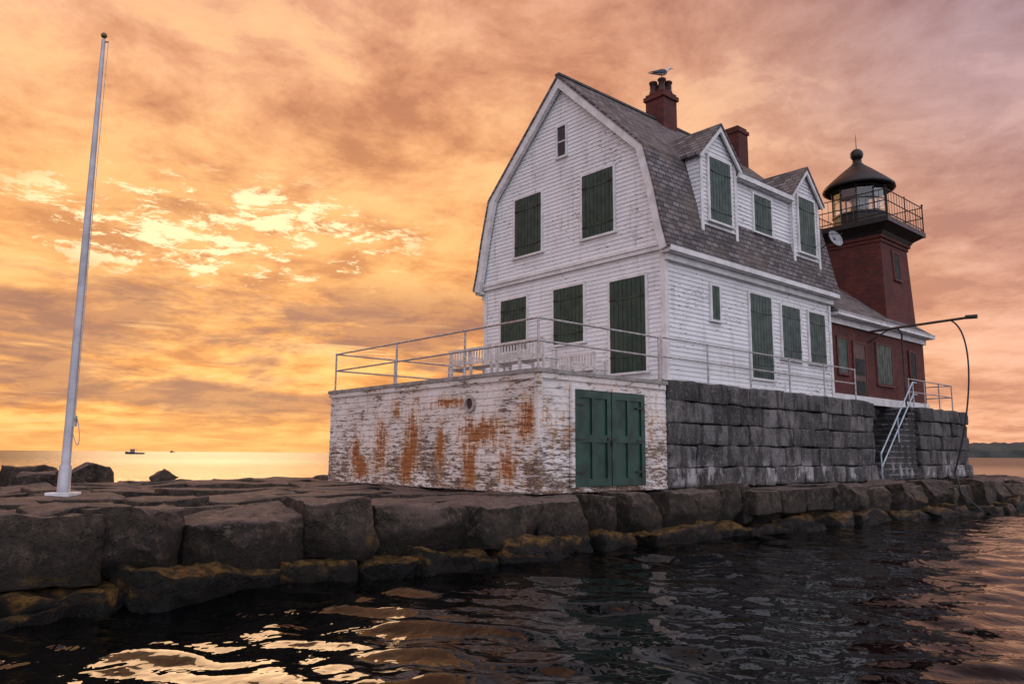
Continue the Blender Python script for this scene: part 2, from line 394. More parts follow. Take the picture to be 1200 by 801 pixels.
# ================================================================= SEA
def build_sea():
    rs=[.8]
    while rs[-1]<60: rs.append(rs[-1]*1.0085)
    while rs[-1]<30000: rs.append(rs[-1]*1.05)
    rs=np.array(rs)
    ang=np.concatenate([np.linspace(-50,50,560),np.linspace(50,310,60)[1:-1]])*math.pi/180
    nr,na=len(rs),len(ang)
    rr,aa=np.meshgrid(rs,ang,indexing='ij')
    X=rr*np.sin(aa); Y=rr*np.cos(aa); Z=np.zeros_like(X)
    rg=np.random.RandomState(5)
    for i in range(60):
        lam=.20*(5.0/.20)**(i/59.0); k=2*math.pi/lam
        th=math.radians(200)+rg.normal()*.75; ph=rg.uniform(0,6.28)
        sl=(.026 if lam<.5 else .036) if lam<1.6 else .014
        fade=np.clip((lam/(rr*.0085)-3.0)/3,0,1)
        Z+=fade*sl/k*np.sin(k*(X*np.sin(th)+Y*np.cos(th))+ph+.8*np.sin(.45*X+i)*np.cos(.4*Y-i))
    vs=np.stack([X,Y,Z],-1).reshape(-1,3)
    i,j=np.meshgrid(np.arange(nr-1),np.arange(na),indexing='ij'); j2=(j+1)%na
    f=np.stack([i*na+j,(i+1)*na+j,(i+1)*na+j2,i*na+j2],-1).reshape(-1,4)
    me=D.meshes.new('sea'); me.vertices.add(len(vs)+1); 
    vs=np.vstack([vs,[0,0,0]]); me.vertices.foreach_set('co',vs.ravel())
    c=len(vs)-1
    cap=[(c,q,(q+1)%na) for q in range(na)]
    loops=np.concatenate([f.ravel(),np.array(cap).ravel()]); nq=len(f)
    me.loops.add(len(loops)); me.loops.foreach_set('vertex_index',loops)
    me.polygons.add(nq+na)
    st=np.concatenate([np.arange(nq)*4,nq*4+np.arange(na)*3]); me.polygons.foreach_set('loop_start',st)
    me.polygons.foreach_set('use_smooth',np.ones(nq+na,bool))
    me.update(calc_edges=True); me.validate()
    me.materials.append(WATER)
    bm=bmesh.new(); bm.from_mesh(me); bmesh.ops.recalc_face_normals(bm,faces=bm.faces)
    if sum(f.normal.z for f in list(bm.faces)[:200])<0: bmesh.ops.reverse_faces(bm,faces=bm.faces)
    bm.to_mesh(me); bm.free()
    o=D.objects.new('sea',me); scene.collection.objects.link(o)
build_sea()

# ================================================================= FOUNDATION
fd=empty('granite_foundation')
core=MB()
core.box(.02,11.4,.14,8.72,-.1,2.6,0,.0); core.box(11.4,15.2,1.45,8.72,-.1,2.6,0,.0); core.box(15.2,20.1,.14,8.72,-.1,2.6,0,.0)
core.obj('core',[DARK],fd)
bl=MB()
courses=[(0,.5),(.5,1.06),(1.06,1.6),(1.6,2.13),(2.13,2.655)]
def wall_blocks(mb,u0,u1,vf,zmax=9,axis='u'):
    global sd
    for ci,(z0,z1) in enumerate(courses):
        if z0>zmax: continue
        u=u0; proud=.09 if ci==0 else (.0 if ci<4 else .05)
        while u<u1-.01:
            L=R.uniform(.6,1.45)
            if u1-(u+L)<.5: L=u1-u
            c=(u+L/2,vf+.2-proud+R.uniform(-.035,.035),(z0+z1)/2); h=(L/2-.010,.22,(z1-z0)/2-.010)
            if axis=='v': c=(vf+.2-proud,u+L/2,(z0+z1)/2); h=(.22,L/2-.010,(z1-z0)/2-.010)
            block(mb,c,h,.03,.016,.04,1,T_LO,sd,0,R.random(),0,.86,0,axis=='u'); sd+=1
            u+=L
wall_blocks(bl,0,11.4,0); wall_blocks(bl,15.2,20.25,0); wall_blocks(bl,11.4,15.2,1.3)
wall_blocks(bl,.4,1.3,11.0,axis='v'); wall_blocks(bl,.42,8.8,19.85,axis='v')
bl.obj('wall_blocks',[GRAN],fd)
dk=MB()
dk.box(.004,11.35,.30,8.80,2.604,2.668,0); dk.box(11.354,15.25,1.55,8.80,2.604,2.668,0); dk.box(15.254,20.2,.30,8.80,2.604,2.668,0)
dk.obj('deck_slab',[CONC],fd)
st=MB(); ns=13
for i in range(ns):
    z=2.62*(i+1)/ns; x=11.75+i*(15.15-11.75)/ns
    st.box(x-.03,15.18,.10,1.42,z-.055,z-.004,0,1.0)
    st.box(x,15.18,.12,1.42,2.62*i/ns+.002,z-.057,0,.0)
st.obj('stone_steps',[GRAN],fd)

# ================================================================= SHED
sh=empty('boat_shed')
mb=MB(); x0=-4.31
mb.box(x0+.03,-.02,.03,8.81,0,2.50,0)
def siding(mb,mp,z0,z1,rng,e=.125,mat=0,out=.024):
    z=z0
    while z<z1-.01:
        zt=min(z+e,z1); a0,a1=rng(z); b0,b1=rng(zt)
        if b1-b0>.02:
            mb.add([mp(a0,z,out),mp(a1,z,out),mp(b1,zt,.002),mp(b0,zt,.002),mp(a0,z,0),mp(a1,z,0)],[(0,1,2,3),(4,5,1,0)],mat)
        z=zt
front=lambda xf:(lambda a,z,d:(xf-d,a,z))
side=lambda yf:(lambda a,z,d:(a,yf-d,z))
far=lambda yf:(lambda a,z,d:(a,yf+d,z))
siding(mb,front(x0+.03),.02,2.5,lambda z:(.03,8.81),.155,0,.016)
siding(mb,side(.03),.02,2.5,lambda z:(x0+.03,-.02),.155,0,.016)
mb.obj('walls',[SHED],sh)
mb=MB(); mb.box(x0-.05,.0,-.05,8.89,2.50,2.585,0); mb.obj('roof_slab',[CONC],sh)
mb=MB()
mb.box(x0-.01,x0+.12,-.01,.0+.01,0,2.5,0); mb.box(x0-.01,x0+.01,.01,.12,0,2.5,0)
mb.box(x0-.02,-.05,-.02,.0,2.38,2.498,0); mb.box(x0-.02,x0-.0,.0,8.86,2.38,2.498,0)
mb.obj('corner_trim',[SHED],sh)
mb=MB(); mp=side(.0)
a0,a1,zb,zt=-3.28,-.93,.12,2.20
mb.boxm(mp,a0-.10,a0-.003,zb,zt+.1,.0,.06,1); mb.boxm(mp,a1+.003,a1+.10,zb,zt+.1,.0,.06,1); mb.boxm(mp,a0-.003,a1+.003,zt+.003,zt+.1,.0,.06,1)
mid=(a0+a1)/2
for (b0,b1) in ((a0,mid-.014),(mid+.014,a1)):
    mb.boxm(mp,b0,b1,zb+.01,zt,.0,.02,0)
    sw=.13
    mb.boxm(mp,b0,b0+sw,zb+.01,zt,.02,.058,0); mb.boxm(mp,b1-sw,b1,zb+.01,zt,.02,.058,0)
    for zz in (zb+.01,zb+.95,zt-.17): mb.boxm(mp,b0+sw,b1-sw,zz,zz+.16,.02,.055,0)
    cc=(b0+b1)/2; mb.boxm(mp,cc-.045,cc+.045,zb+.17,zb+.95,.02,.052,0); mb.boxm(mp,cc-.045,cc+.045,zb+1.11,zt-.17,.02,.052,0)
for b in (a0+.02,a1-.30):
    for zz in (.4,1.1,1.85): mb.boxm(mp,b,b+.28,zz,zz+.045,.059,.069,2)
mb.boxm(mp,mid-.14,mid+.14,1.12,1.17,.059,.078,2); mb.boxm(mp,mid-.02,mid+.02,1.0,1.1,.059,.09,2)
mb.obj('double_doors',[DOORG,SHED,BLACK],sh)
mb=MB(); n=24; vs=[]; pv,pz=2.26,1.93
for r,dx in ((.19,0.0),(.19,.06),(.13,.06),(.12,.0)):
    for i in range(n): an=2*math.pi*i/n; vs.append((x0+.02-dx,pv+r*math.cos(an),pz+r*math.sin(an)))
mb.add(vs,[(k*n+i,k*n+(i+1)%n,(k+1)*n+(i+1)%n,(k+1)*n+i) for k in range(3) for i in range(n)],0)
mb.cyl((x0+.03,pv,pz),(x0+.006,pv,pz),.13,20,mat=1)
mb.obj('porthole',[RAIL,RUST],sh)

# ================================================================= RAILINGS
def railing(name,path,posts,zb,h=1.08,mat=RAIL,r=.024):
    mb=MB()
    for z in (h,h*.55):
        mb.tube([(p[0],p[1],p[2]+z) for p in path],r)
    for p in posts:
        mb.cyl((p[0],p[1],p[2]-.02),(p[0],p[1],p[2]+h),r*1.15,8); mb.cyl((p[0],p[1],p[2]),(p[0],p[1],p[2]+.03),.06,10)
        mb.ball((p[0],p[1],p[2]+h),r*1.5,0,8,6)
    return mb.obj(name,[mat],mw=SITE)
za=2.585; zd=2.668
pp=[(-.15,.1,za),(-4.22,.1,za),(-4.22,8.72,za),(.8,8.72,za)]
railing('pipe_railing',pp,[(-.15,.1,za),(-4.22,.1,za),(-4.22,2.6,za),(-4.22,5.5,za),(-4.22,8.72,za),(-2.2,8.72,za),(-.1,8.72,za)],za)
pp=[(.3,.36,zd),(11.0,.36,zd)]
railing('pipe_railing',pp,[(x,.36,zd) for x in (.3,2.3,4.4,6.6,8.8,11.0)],zd)
pp=[(15.5,.36,zd),(19.9,.36,zd),(19.9,8.5,zd)]
railing('pipe_railing',pp,[(x,.36,zd) for x in (15.5,17.0,18.5,19.9)]+[(19.9,3,zd),(19.9,5.7,zd)],zd)
mb=MB()
for vv in (.06,1.25):
    b=(12.0,vv,.0); t=(15.1,vv,2.62)
    for hh in (.95,.5): mb.tube([(b[0],vv,b[2]+hh-.05),(t[0],vv,t[2]+hh),(t[0]+.35,vv,t[2]+hh)],.028)
    for k in (0,.5,1): 
        x=b[0]+(t[0]-b[0])*k; z=b[2]+(t[2]-b[2])*k; mb.cyl((x,vv,z-.0),(x,vv,z+.95),.026,8)
mb.obj('stair_handrail',[mk_simple('blue_white_pipe',(.50,.58,.66),None,.4,.2)],mw=SITE)

# ================================================================= BENCHES
def bench(u0,v0,L,facing,zb):
    mb=MB()
    for x in (.06,L/2,L-.06):
        mb.box(x-.03,x+.03,-.02,.04,0,.86,0); mb.box(x-.03,x+.03,.42,.47,0,.62,0); mb.box(x-.029,x+.029,.04,.42,.34,.40,0)
        mb.box(x-.035,x+.035,-.0+.04,.50,.62,.65,0)
    for k in range(5): mb.box(0,L,.05+k*.085,.115+k*.085,.402,.425,0)
    mb.box(0,L,-.045,-.022,.80,.88,0); mb.box(0,L,-.045,-.022,.46,.52,0)
    n=int(L/.105)
    for k in range(n): 
        x=.03+k*(L-.1)/(n-1); mb.box(x,x+.055,-.042,-.024,.52,.80,0)
    mw=SITE@Matrix.Translation((u0,v0,zb))@Matrix.Rotation(facing,4,'Z')
    return mb.obj('slatted_bench',[SLAT],mw=mw)
bench(-3.15,2.75,1.75,-math.pi/2,za); bench(-3.15,4.6,1.75,-math.pi/2,za); bench(-.45,3.6,1.7,math.pi/2+math.pi,za)

# ================================================================= KEEPER'S HOUSE
hs=empty('keepers_house')
U0,U1,C=.95,10.1,4.42; V0,V1=.70,8.14
prof=[(4.02,6.22),(3.84,6.85),(3.62,7.9),(3.27,9.21),(0,12.41)]
def half(z):
    if z<=6.31: return 3.72
    for (a,za_),(b,zb_) in zip(prof[:-1],prof[1:]):
        if za_<=z<=zb_: return a+(b-a)*(z-za_)/(zb_-za_)
    return 0
wl=MB()
wl.box(U0+.01,U1,V0+.01,V1-.01,2.66,6.3,0)
poly=[(C-3.72,6.3)]+[(C-h+.12,z) for h,z in prof[1:-1]]+[(C,12.25)]+[(C+h-.12,z) for h,z in reversed(prof[1:-1])]+[(C+3.72,6.3)]
for xx in (U0-.045,U1-.01): wl.add([(xx,y,z) for y,z in poly],[tuple(range(len(poly)))],0)
siding(wl,front(U0+.01),2.66,6.24,lambda z:(V0,V1)); siding(wl,side(V0+.01),2.66,6.15,lambda z:(U0,U1))
siding(wl,front(U0-.045),6.42,12.2,lambda z:(C-half(z)+.10,C+half(z)-.10))
siding(wl,far(V1-.01),2.66,6.15,lambda z:(U0,U1))
wl.obj('clapboard_walls',[WHITE],hs)
tr=MB()
tr.box(U0-.035,U0+.11,V0-.035,V0+.0,2.67,6.1,0); tr.box(U0-.035,U0-.012,V0+.0,V0+.12,2.67,6.1,0)
tr.box(U0-.035,U0-.012,V1-.12,V1+.03,2.67,6.1,0); tr.box(U1-.12,U1+.03,V0-.035,V0-.012,2.67,6.1,0)
tr.box(U0-.09,U0-.012,V0-.02,V1+.02,6.22,6.33,0); tr.box(U0-.13,U0-.047,C-3.86,C+3.86,6.333,6.42,0)
for sgn in (-1,1):
    y0=C+sgn*4.0; y1=C+sgn*3.70
    tr.box(U0-.16,U1+.12,min(y0,y1),max(y0,y1),6.10,6.19,0)
    y0=C+sgn*3.86; y1=C+sgn*3.735
    tr.box(U0-.04,U1+.05,min(y0,y1),max(y0,y1),5.93,6.097,0)
    y0=C+sgn*4.07; y1=C+sgn*4.0
    tr.box(U0-.17,U1+.13,min(y0,y1)+.002,max(y0,y1),6.12,6.27,0)
def offs(p,k): return [(max(h-k*.95,0) if z<12 else 0,z-(k*.25 if z<12 else k*1.35)) for h,z in p]
inn=offs(prof,.26)
for xf,th in ((U0-.26,.14),(U1+.10,.06)):
    for sgn in (-1,1):
        for (a,b,c,d) in zip(prof[:-1],prof[1:],inn[1:],inn[:-1]):
            q=[(C+sgn*h,z) for h,z in (a,b,c,d)]
            tr.add([(xf,y,z) for y,z in q]+[(xf+th,y,z) for y,z in q],[(0,1,2,3),(7,6,5,4),(0,4,5,1),(1,5,6,2),(2,6,7,3),(3,7,4,0)],0)
tr.obj('trim_boards',[TRIM],hs)
rf=MB()
outp=[(h+.05 if z<12 else 0,z+(.03 if z<12 else .09)) for h,z in prof]
for sgn in (-1,1):
    for k in range(len(prof)-1):
        a,b=outp[k],outp[k+1]; c,d=prof[k+1],prof[k]
        xs=(U0-.29,U1+.2)
        q=[(C+sgn*a[0],a[1]),(C+sgn*b[0],b[1]),(C+sgn*c[0],c[1]-.02),(C+sgn*d[0],d[1]-.02)]
        rf.add([(xs[0],y,z) for y,z in q]+[(xs[1],y,z) for y,z in q],[(0,1,2,3),(7,6,5,4),(0,4,5,1),(2,6,7,3)]+([(3,7,4,0)] if k==0 else []),0)
rf.box(U0-.30,U1+.21,C-.09,C+.09,12.46,12.53,1)
rf.obj('gambrel_roof',[SHX,mk_simple('ridge_cap',(.10,.09,.09),None,.8)],hs)
dm=MB(); dr=MB(); dt=MB()
VF=.60
for (a,b) in ((2.55,4.35),(7.65,9.4)):
    m_=(a+b)/2
    dm.box(a,b,VF+.01,3.0,7.0,9.45,0)
    dm.add([(a,VF+.01,9.45),(b,VF+.01,9.45),(m_,VF+.01,10.3)],[(0,1,2)],0)
    siding(dm,side(VF+.01),7.0,10.25,lambda z,a=a,b=b,m_=m_:((a,b) if z<9.45 else (a+(m_-a)*(z-9.45)/.87,b-(b-m_)*(z-9.45)/.87)))
    siding(dm,(lambda aa,z,d,a=a:(a-d,aa,z)),7.0,9.4,lambda z:(VF,2.4))
    dt.box(a-.03,a+.10,VF-.035,VF-.012,7.0,9.4,0); dt.box(b-.10,b+.03,VF-.035,VF-.012,7.0,9.4,0)
    for s_,e in ((-1,a),(1,b)):
        ex=e+s_*.20; ez=9.27
        q=[(ex,ez),(m_,10.42),(m_,10.36-.02),(ex,ez-.07)]
        dr.add([(x,VF-.18,z) for x,z in q]+[(x,2.75,z) for x,z in q],[(0,1,2,3),(7,6,5,4),(0,4,5,1),(2,6,7,3),(3,7,4,0)],0)
        q=[(ex,ez-.072),(m_,10.338),(m_,10.16),(ex-s_*.09,ez-.14)]
        dt.add([(x,VF-.15,z) for x,z in q]+[(x,VF-.09,z) for x,z in q],[(0,1,2,3),(7,6,5,4),(0,4,5,1),(2,6,7,3),(3,7,4,0)],0)
a,b=4.352,7.648
dm.box(a,b,.71,2.2,7.0,9.15,0); siding(dm,side(.71),7.0,9.12,lambda z:(a,b))
q=[(.50,9.17),(2.15,10.18),(2.15,10.1),(.50,9.10)]
dr.add([(a+.01,y,z) for y,z in q]+[(b-.01,y,z) for y,z in q],[(0,1,2,3),(7,6,5,4),(0,4,5,1),(2,6,7,3),(3,7,4,0)],1)
dt.box(a+.01,b-.01,.47,.52,9.02,9.16,0); dt.box(a+.01,b-.01,.53,.69,9.00,9.06,0)
dm.obj('dormer_walls',[WHITE],hs); dr.obj('dormer_roofs',[SHY,SHX],hs); dt.obj('dormer_trim',[TRIM],hs)
sb=MB()
def shutter(mp,a0,a1,z0,z1,n=None,door=False,base=.0):
    w=.075
    sb.boxm(mp,a0-w,a0,z0,z1+w,base,base+.055,1); sb.boxm(mp,a1,a1+w,z0,z1+w,base,base+.055,1)
    sb.boxm(mp,a0,a1,z1,z1+w,base,base+.053,1); sb.boxm(mp,a0-w-.04,a1+w+.04,z0-.06,z0,base,base+.09,1)
    sb.boxm(mp,a0,a1,z0,z1,base,base+.025,2)
    n=n or max(3,int((a1-a0)/.14)); g=.014; bw_=(a1-a0)/n
    for i in range(n): sb.boxm(mp,a0+i*bw_+g/2,a0+(i+1)*bw_-g/2,z0+.01,z1-.01,base+.025,base+.048,0)
    if a1-a0>.6:
        for zz in (z0+.16*(z1-z0),z0+.78*(z1-z0)): sb.boxm(mp,a0+.03,a1-.03,zz,zz+.06,base+.048,base+.062,0)
        for sg in (a0,a1-.2):
            for zz in (z0+.165*(z1-z0),z0+.785*(z1-z0)): sb.boxm(mp,sg,sg+.2,zz,zz+.03,base+.062,base+.070,2)
F=front(U0-.008); F2=front(U0-.06); S=side(V0-.008)
shutter(F,1.32,2.58,3.02,5.62,8); shutter(F,3.6,4.83,4.05,5.74,8); shutter(F,6.05,7.28,4.05,5.74,8)
shutter(F2,2.36,3.57,7.06,8.98,8); shutter(F2,5.33,6.56,7.06,8.98,8); 
shutter(S,5.0,6.2,3.08,5.62,7); shutter(S,6.82,7.95,3.82,5.5,7); shutter(S,8.55,9.62,3.82,5.5,7); shutter(S,3.03,3.4,4.57,5.55,2)
shutter(side(VF-.014),2.93,4.0,7.42,9.3,7); shutter(side(.70),5.45,6.45,7.62,8.8,6); shutter(side(VF-.014),8.0,9.05,7.42,9.3,7)
sb.obj('window_shutters',[GREEN,TRIM,BLACK],hs)
mb=MB()
mb.boxm(F2,4.2,4.25,9.88,10.9,0,.06,0); mb.boxm(F2,4.6,4.65,9.88,10.9,0,.06,0); mb.boxm(F2,4.25,4.6,10.84,10.9,0,.058,0); mb.boxm(F2,4.16,4.69,9.82,9.88,0,.08,0)
mb.boxm(F2,4.25,4.6,9.88,10.84,0,.02,1); mb.boxm(F2,4.25,4.6,10.34,10.38,.021,.045,0)
mb.obj('attic_window',[TRIM,mk_simple('dusky_pane',(.04,.045,.055),None,.08)],hs)
ch=MB()
ch.box(5.5,6.26,4.02,4.80,11.4,13.25,0); ch.box(5.44,6.32,3.96,4.86,13.25,13.4,0); ch.box(5.5,6.26,4.02,4.80,13.4,13.5,0)
for (x,y) in ((5.7,4.22),(6.06,4.6),(5.7,4.6),(6.06,4.22)):
    ch.lathe((x,y,13.5),[(.15,0),(.15,.12),(.12,.14),(.12,.42),(.15,.44),(.15,.5),(.10,.5),(.10,.1)],12,1)
ch.box(9.45,10.1,3.55,4.25,10.5,12.95,0); ch.box(9.40,10.15,3.5,4.3,12.95,13.08,0); ch.box(9.47,10.08,3.57,4.23,13.08,13.2,0)
ch.obj('brick_chimneys',[BRICK,POT],hs)
mb=MB(); n=20
axis=Vector((-.25,-.85,.3)).normalized(); ax1=axis.orthogonal().normalized(); ax2=axis.cross(ax1)
cc=Vector((9.75,.22,8.1)); vs=[]
for r,dz in ((.30,.07),(.24,.035),(.15,.01),(.05,0),(.05,-.02),(.15,-.01),(.24,.015),(.30,.05)):
    for i in range(n):
        an=2*math.pi*i/n; vs.append(cc+axis*dz+ax1*r*math.cos(an)+ax2*r*math.sin(an))
mb.add(vs,[(k*n+i,k*n+(i+1)%n,(k+1)*n+(i+1)%n,(k+1)*n+i) for k in range(7) for i in range(n)],0,0,True)
mb.tube([tuple(cc-axis*.02),(9.8,.6,7.95),(9.8,.85,7.8)],.02,mat=1)
mb.tube([tuple(cc-ax2*.28),tuple(cc+axis*.3)],.01,mat=1); mb.ball(tuple(cc+axis*.3),.03,1)
mb.obj('satellite_dish',[DISH,BLACK],hs)

# ================================================================= BRICK FOG SIGNAL BUILDING + TOWER
bb=empty('lighthouse')
mb=MB(); BV=.88
mb.box(U1+.03,18.6,BV,7.96,2.66,5.62,0)
mb.obj('fog_signal_walls',[BRICK],bb)
mb=MB()
mb.box(U1+.21,18.85,.55,8.3,5.62,5.74,0); mb.box(U1+.21,18.7,.78,8.06,5.40,5.618,0); mb.box(U1+.25,18.9,.49,.55,5.64,5.80,0)
mb.box(U1+.03,18.66,.80,.878,2.67,2.95,0)
mb.obj('cornice',[TRIM],bb)
mb=MB()
A=[(U1+.15,.47,5.76),(18.92,.47,5.76),(18.92,8.37,5.76),(U1+.15,8.37,5.76),(U1+.15,C,8.95),(15.2,C,8.95)]
mb.add(A,[(0,1,5,4),(2,3,4,5),(0,4,3)],0); mb.add(A,[(1,2,5)],1)
mb.obj('hip_roof',[SHX,SHY],bb)
TC=(16.9,2.40)
def ring(hf,z): return [(TC[0]-hf,TC[1]-hf,z),(TC[0]+hf,TC[1]-hf,z),(TC[0]+hf,TC[1]+hf,z),(TC[0]-hf,TC[1]+hf,z)]
mb=MB()
mb.loft([ring(1.46,2.66),ring(1.43,5.7),ring(1.29,9.35)],0,True,False)
mb.loft([ring(1.34,9.35),ring(1.34,9.47),ring(1.41,9.5),ring(1.41,9.62)],0,True,False)
mb.obj('tower_walls',[BRICK],bb)
mb=MB()
mb.loft([ring(1.42,9.62),ring(1.5,9.75),ring(1.80,9.96),ring(1.88,9.97),ring(1.88,10.18),ring(1.80,10.2)],0,True,False)
G2=1.82
for z in (10.2+1.08,10.2+.62,10.2+.1): mb.tube([(TC[0]+sx*G2,TC[1]+sy*G2,z) for sx,sy in ((-1,-1),(1,-1),(1,1),(-1,1),(-1,-1))],.022)
for i in range(15):
    t=-G2+2*G2*i/14
    for (x,y) in ((t,-G2),(t,G2),(-G2,t),(G2,t)):
        big=(i in(0,7,14)); mb.cyl((TC[0]+x,TC[1]+y,10.18),(TC[0]+x,TC[1]+y,10.2+(1.16 if big else 1.08)),.026 if big else .010,6)
        if i in(0,14): mb.ball((TC[0]+x,TC[1]+y,10.2+1.19),.05,0,8,6)
mb.obj('gallery',[BLACK],bb)
mb=MB(); c=(TC[0],TC[1],10.2)
mb.lathe(c,[(1.1,0),(1.1,.62),(1.14,.64),(1.14,.72),(1.05,.72)],10,0,False)
mb.lathe(c,[(1.08,1.78),(1.16,1.80),(1.16,1.9),(1.0,1.9)],10,0,False)
for i in range(10):
    a=2*math.pi*(i+.5)/10; x,y=TC[0]+1.08*math.cos(a),TC[1]+1.08*math.sin(a)
    mb.cyl((x,y,10.9),(x,y,12.02),.032,6)
mb.lathe(c,[(1.10,1.26),(1.10,1.30)],10,0,False)
mb.lathe(c,[(1.36,1.84),(1.46,1.88),(1.44,1.98),(1.1,2.30),(.62,2.72),(.30,2.98),(.2,3.1),(.17,3.2),(.2,3.22),(.0001,3.23)],20,0,True)
mb.ball((TC[0],TC[1],13.68),.27,0,16,10); mb.cyl((TC[0],TC[1],13.9),(TC[0],TC[1],14.6),.02,6,.008)
mb.obj('lantern_frame_and_roof',[BLACK],bb)
mb=MB(); mb.lathe(c,[(1.06,.72),(1.06,1.8)],10,0,False); mb.obj('lantern_glazing',[GLASS],bb)
mb=MB(); mb.lathe(c,[(.3,.0),(.3,.7),(.2,.75),(.2,.85),(.33,.9),(.38,1.1),(.38,1.3),(.33,1.5),(.15,1.6),(.0001,1.62)],16,0,True)
mb.obj('beacon_lens',[mk_simple('lens_grey',(.22,.23,.23),(.1,.1,.1),.15,.1)],bb)
mb=MB(); Sb=side(BV-.004)
def win(mp,a0,a1,z0,z1,mat):
    mb.boxm(mp,a0-.07,a0,z0,z1+.08,0,.05,3); mb.boxm(mp,a1,a1+.07,z0,z1+.08,0,.05,3); mb.boxm(mp,a0,a1,z1,z1+.08,0,.048,3); mb.boxm(mp,a0-.1,a1+.1,z0-.09,z0,0,.08,3)
    mb.boxm(mp,a0,a1,z0,z1,0,.03,mat)
win(Sb,12.1,13.0,2.72,4.85,1); win(Sb,14.0,15.3,3.5,5.0,0); win(Sb,10.9,11.6,3.7,4.9,0)
n=6
for i in range(n): mb.boxm(Sb,14.02+i*.21,14.02+i*.21+.19,3.52,4.98,.03,.045,0)
for zz in (2.9,3.7): mb.boxm(Sb,12.2,12.9,zz,zz+.6,.03,.04,2)
St=lambda a,z,d:(a,TC[1]-(1.43-(z-5.7)*(.14/3.65))-d-.003,z)
win(St,16.62,17.18,7.95,9.05,2)
win(side(BV-.03),17.0,17.55,3.9,4.95,2)
mb.obj('doors_and_windows',[GREEN,DOORB,DARK,mk_simple('red_trim',(.13,.03,.025),None,.7)],bb)

# ================================================================= DAVIT / HOSE
mb=MB(); du=13.4
mb.tube([(du,.85,5.38),(du,-.2,5.42),(du,-2.6,5.5)],.045)
mb.tube([(du,.86,5.0),(du,.1,5.40)],.03)
mb.cyl((du,-2.45,5.52),(du,-2.8,5.50),.075,10)
mb.cyl((14.9,.25,2.67),(14.9,.25,5.45),.035,8); mb.tube([(14.9,.25,5.42),(du,-.2,5.42)],.03)
mb.obj('davit_arm',[RUST],mw=SITE)
def bez(P,n=24):
    o=[]
    for i in range(n+1):
        t=i/n; a=(1-t)**3;b=3*(1-t)**2*t;c_=3*(1-t)*t*t;d=t**3
        o.append(tuple(a*P[0][k]+b*P[1][k]+c_*P[2][k]+d*P[3][k] for k in range(3)))
    return o
mb=MB(); mb.tube(bez([(du,-1.95,5.48),(du,-2.7,5.1),(du,-2.5,2.6),(du,-1.75,.3)],26)+[(du+.05,-1.9,-.4),(du,-2.5,-.95)],.028)
mb.obj('fuel_hose',[HOSE],mw=SITE)

# ================================================================= FLAGPOLE
fp=empty('flagpole',Matrix.Translation((-8.3,14.5,GZ+.01)))
mb=MB()
mb.lathe((0,0,0),[(.21,0),(.21,.03),(.11,.05),(.105,.52),(.085,.54),(.080,.55),(.070,4.5),(.036,9.02),(.02,9.04)],18,0)
mb.obj('pole',[POLE],fp)
mb=MB(); mb.box(-.22,.22,-.22,.22,-.05,.04,0); mb.obj('base_plate',[TRIM],fp,bevel=.01)
mb=MB(); mb.cyl((0,0,9.02),(0,0,9.08),.02); mb.ball((0,0,9.11),.06,0); mb.cyl((0,0,8.97),(.1,0,8.97),.015,8); mb.obj('truck_and_ball',[GOLD],fp)
mb=MB(); mb.tube(bez([(.10,0,8.95),(.09,-.02,5),(.12,-.03,2.4),(.10,0,1.35)],14),.006,5); mb.tube(bez([(.09,0,1.5),(.26,0,1.2),(.24,0,.6),(.09,0,1.1)],10),.008,5)
mb.box(.07,.13,-.02,.02,1.25,1.45,0); mb.obj('halyard',[RAIL],fp)

# ================================================================= GULL
def gull():
    mb=MB(); n=14
    st_=[(-.30,.075,.004,.006),(-.25,.075,.03,.012),(-.16,.085,.055,.04),(-.06,.095,.078,.068),(.04,.105,.085,.08),(.12,.125,.072,.075),(.165,.165,.048,.052),(.19,.205,.036,.038),(.215,.235,.040,.040),(.245,.245,.038,.037),(.27,.245,.024,.024),(.285,.243,.010,.012)]
    rings=[[(x,ry*math.cos(2*math.pi*i/n),z+rz*math.sin(2*math.pi*i/n)) for i in range(n)] for x,z,ry,rz in st_]
    mb.loft(rings,0)
    for sg in (-1,1):
        w=[(.12,.115,.012,.03),(.06,.125,.022,.06),(-.04,.12,.022,.062),(-.16,.105,.018,.045),(-.28,.095,.012,.022),(-.40,.09,.003,.004)]
        rr=[[(x,sg*(.074 if x>-.1 else .052 if x>-.3 else .02)+yy*math.cos(2*math.pi*i/8),z+rz*math.sin(2*math.pi*i/8)) for i in range(8)] for x,z,yy,rz in w]
        mb.loft(rr,1)
        mb.tube([(0.0,sg*.035,.05),(-.01,sg*.035,-.03),(.0,sg*.035,-.10)],.008,6,2)
        for a in (-.4,0,.4): mb.cyl((0,sg*.035,-.10),(.055*math.cos(a),sg*.035+.055*math.sin(a),-.105),.006,5,.003,2)
        mb.ball((.255,sg*.034,.252),.006,3,6,4)
    mb.cyl((.28,0,.242),(.345,0,.230),.012,8,.004,2)
    return mb
g=gull(); g.obj('seagull',[FEW,FEG,BEAK,BLACK],mw=SITE@Matrix.Translation((5.74,4.24,14.13))@Matrix.Rotation(math.radians(-38),4,'Z')@Matrix.Scale(1.25,4))

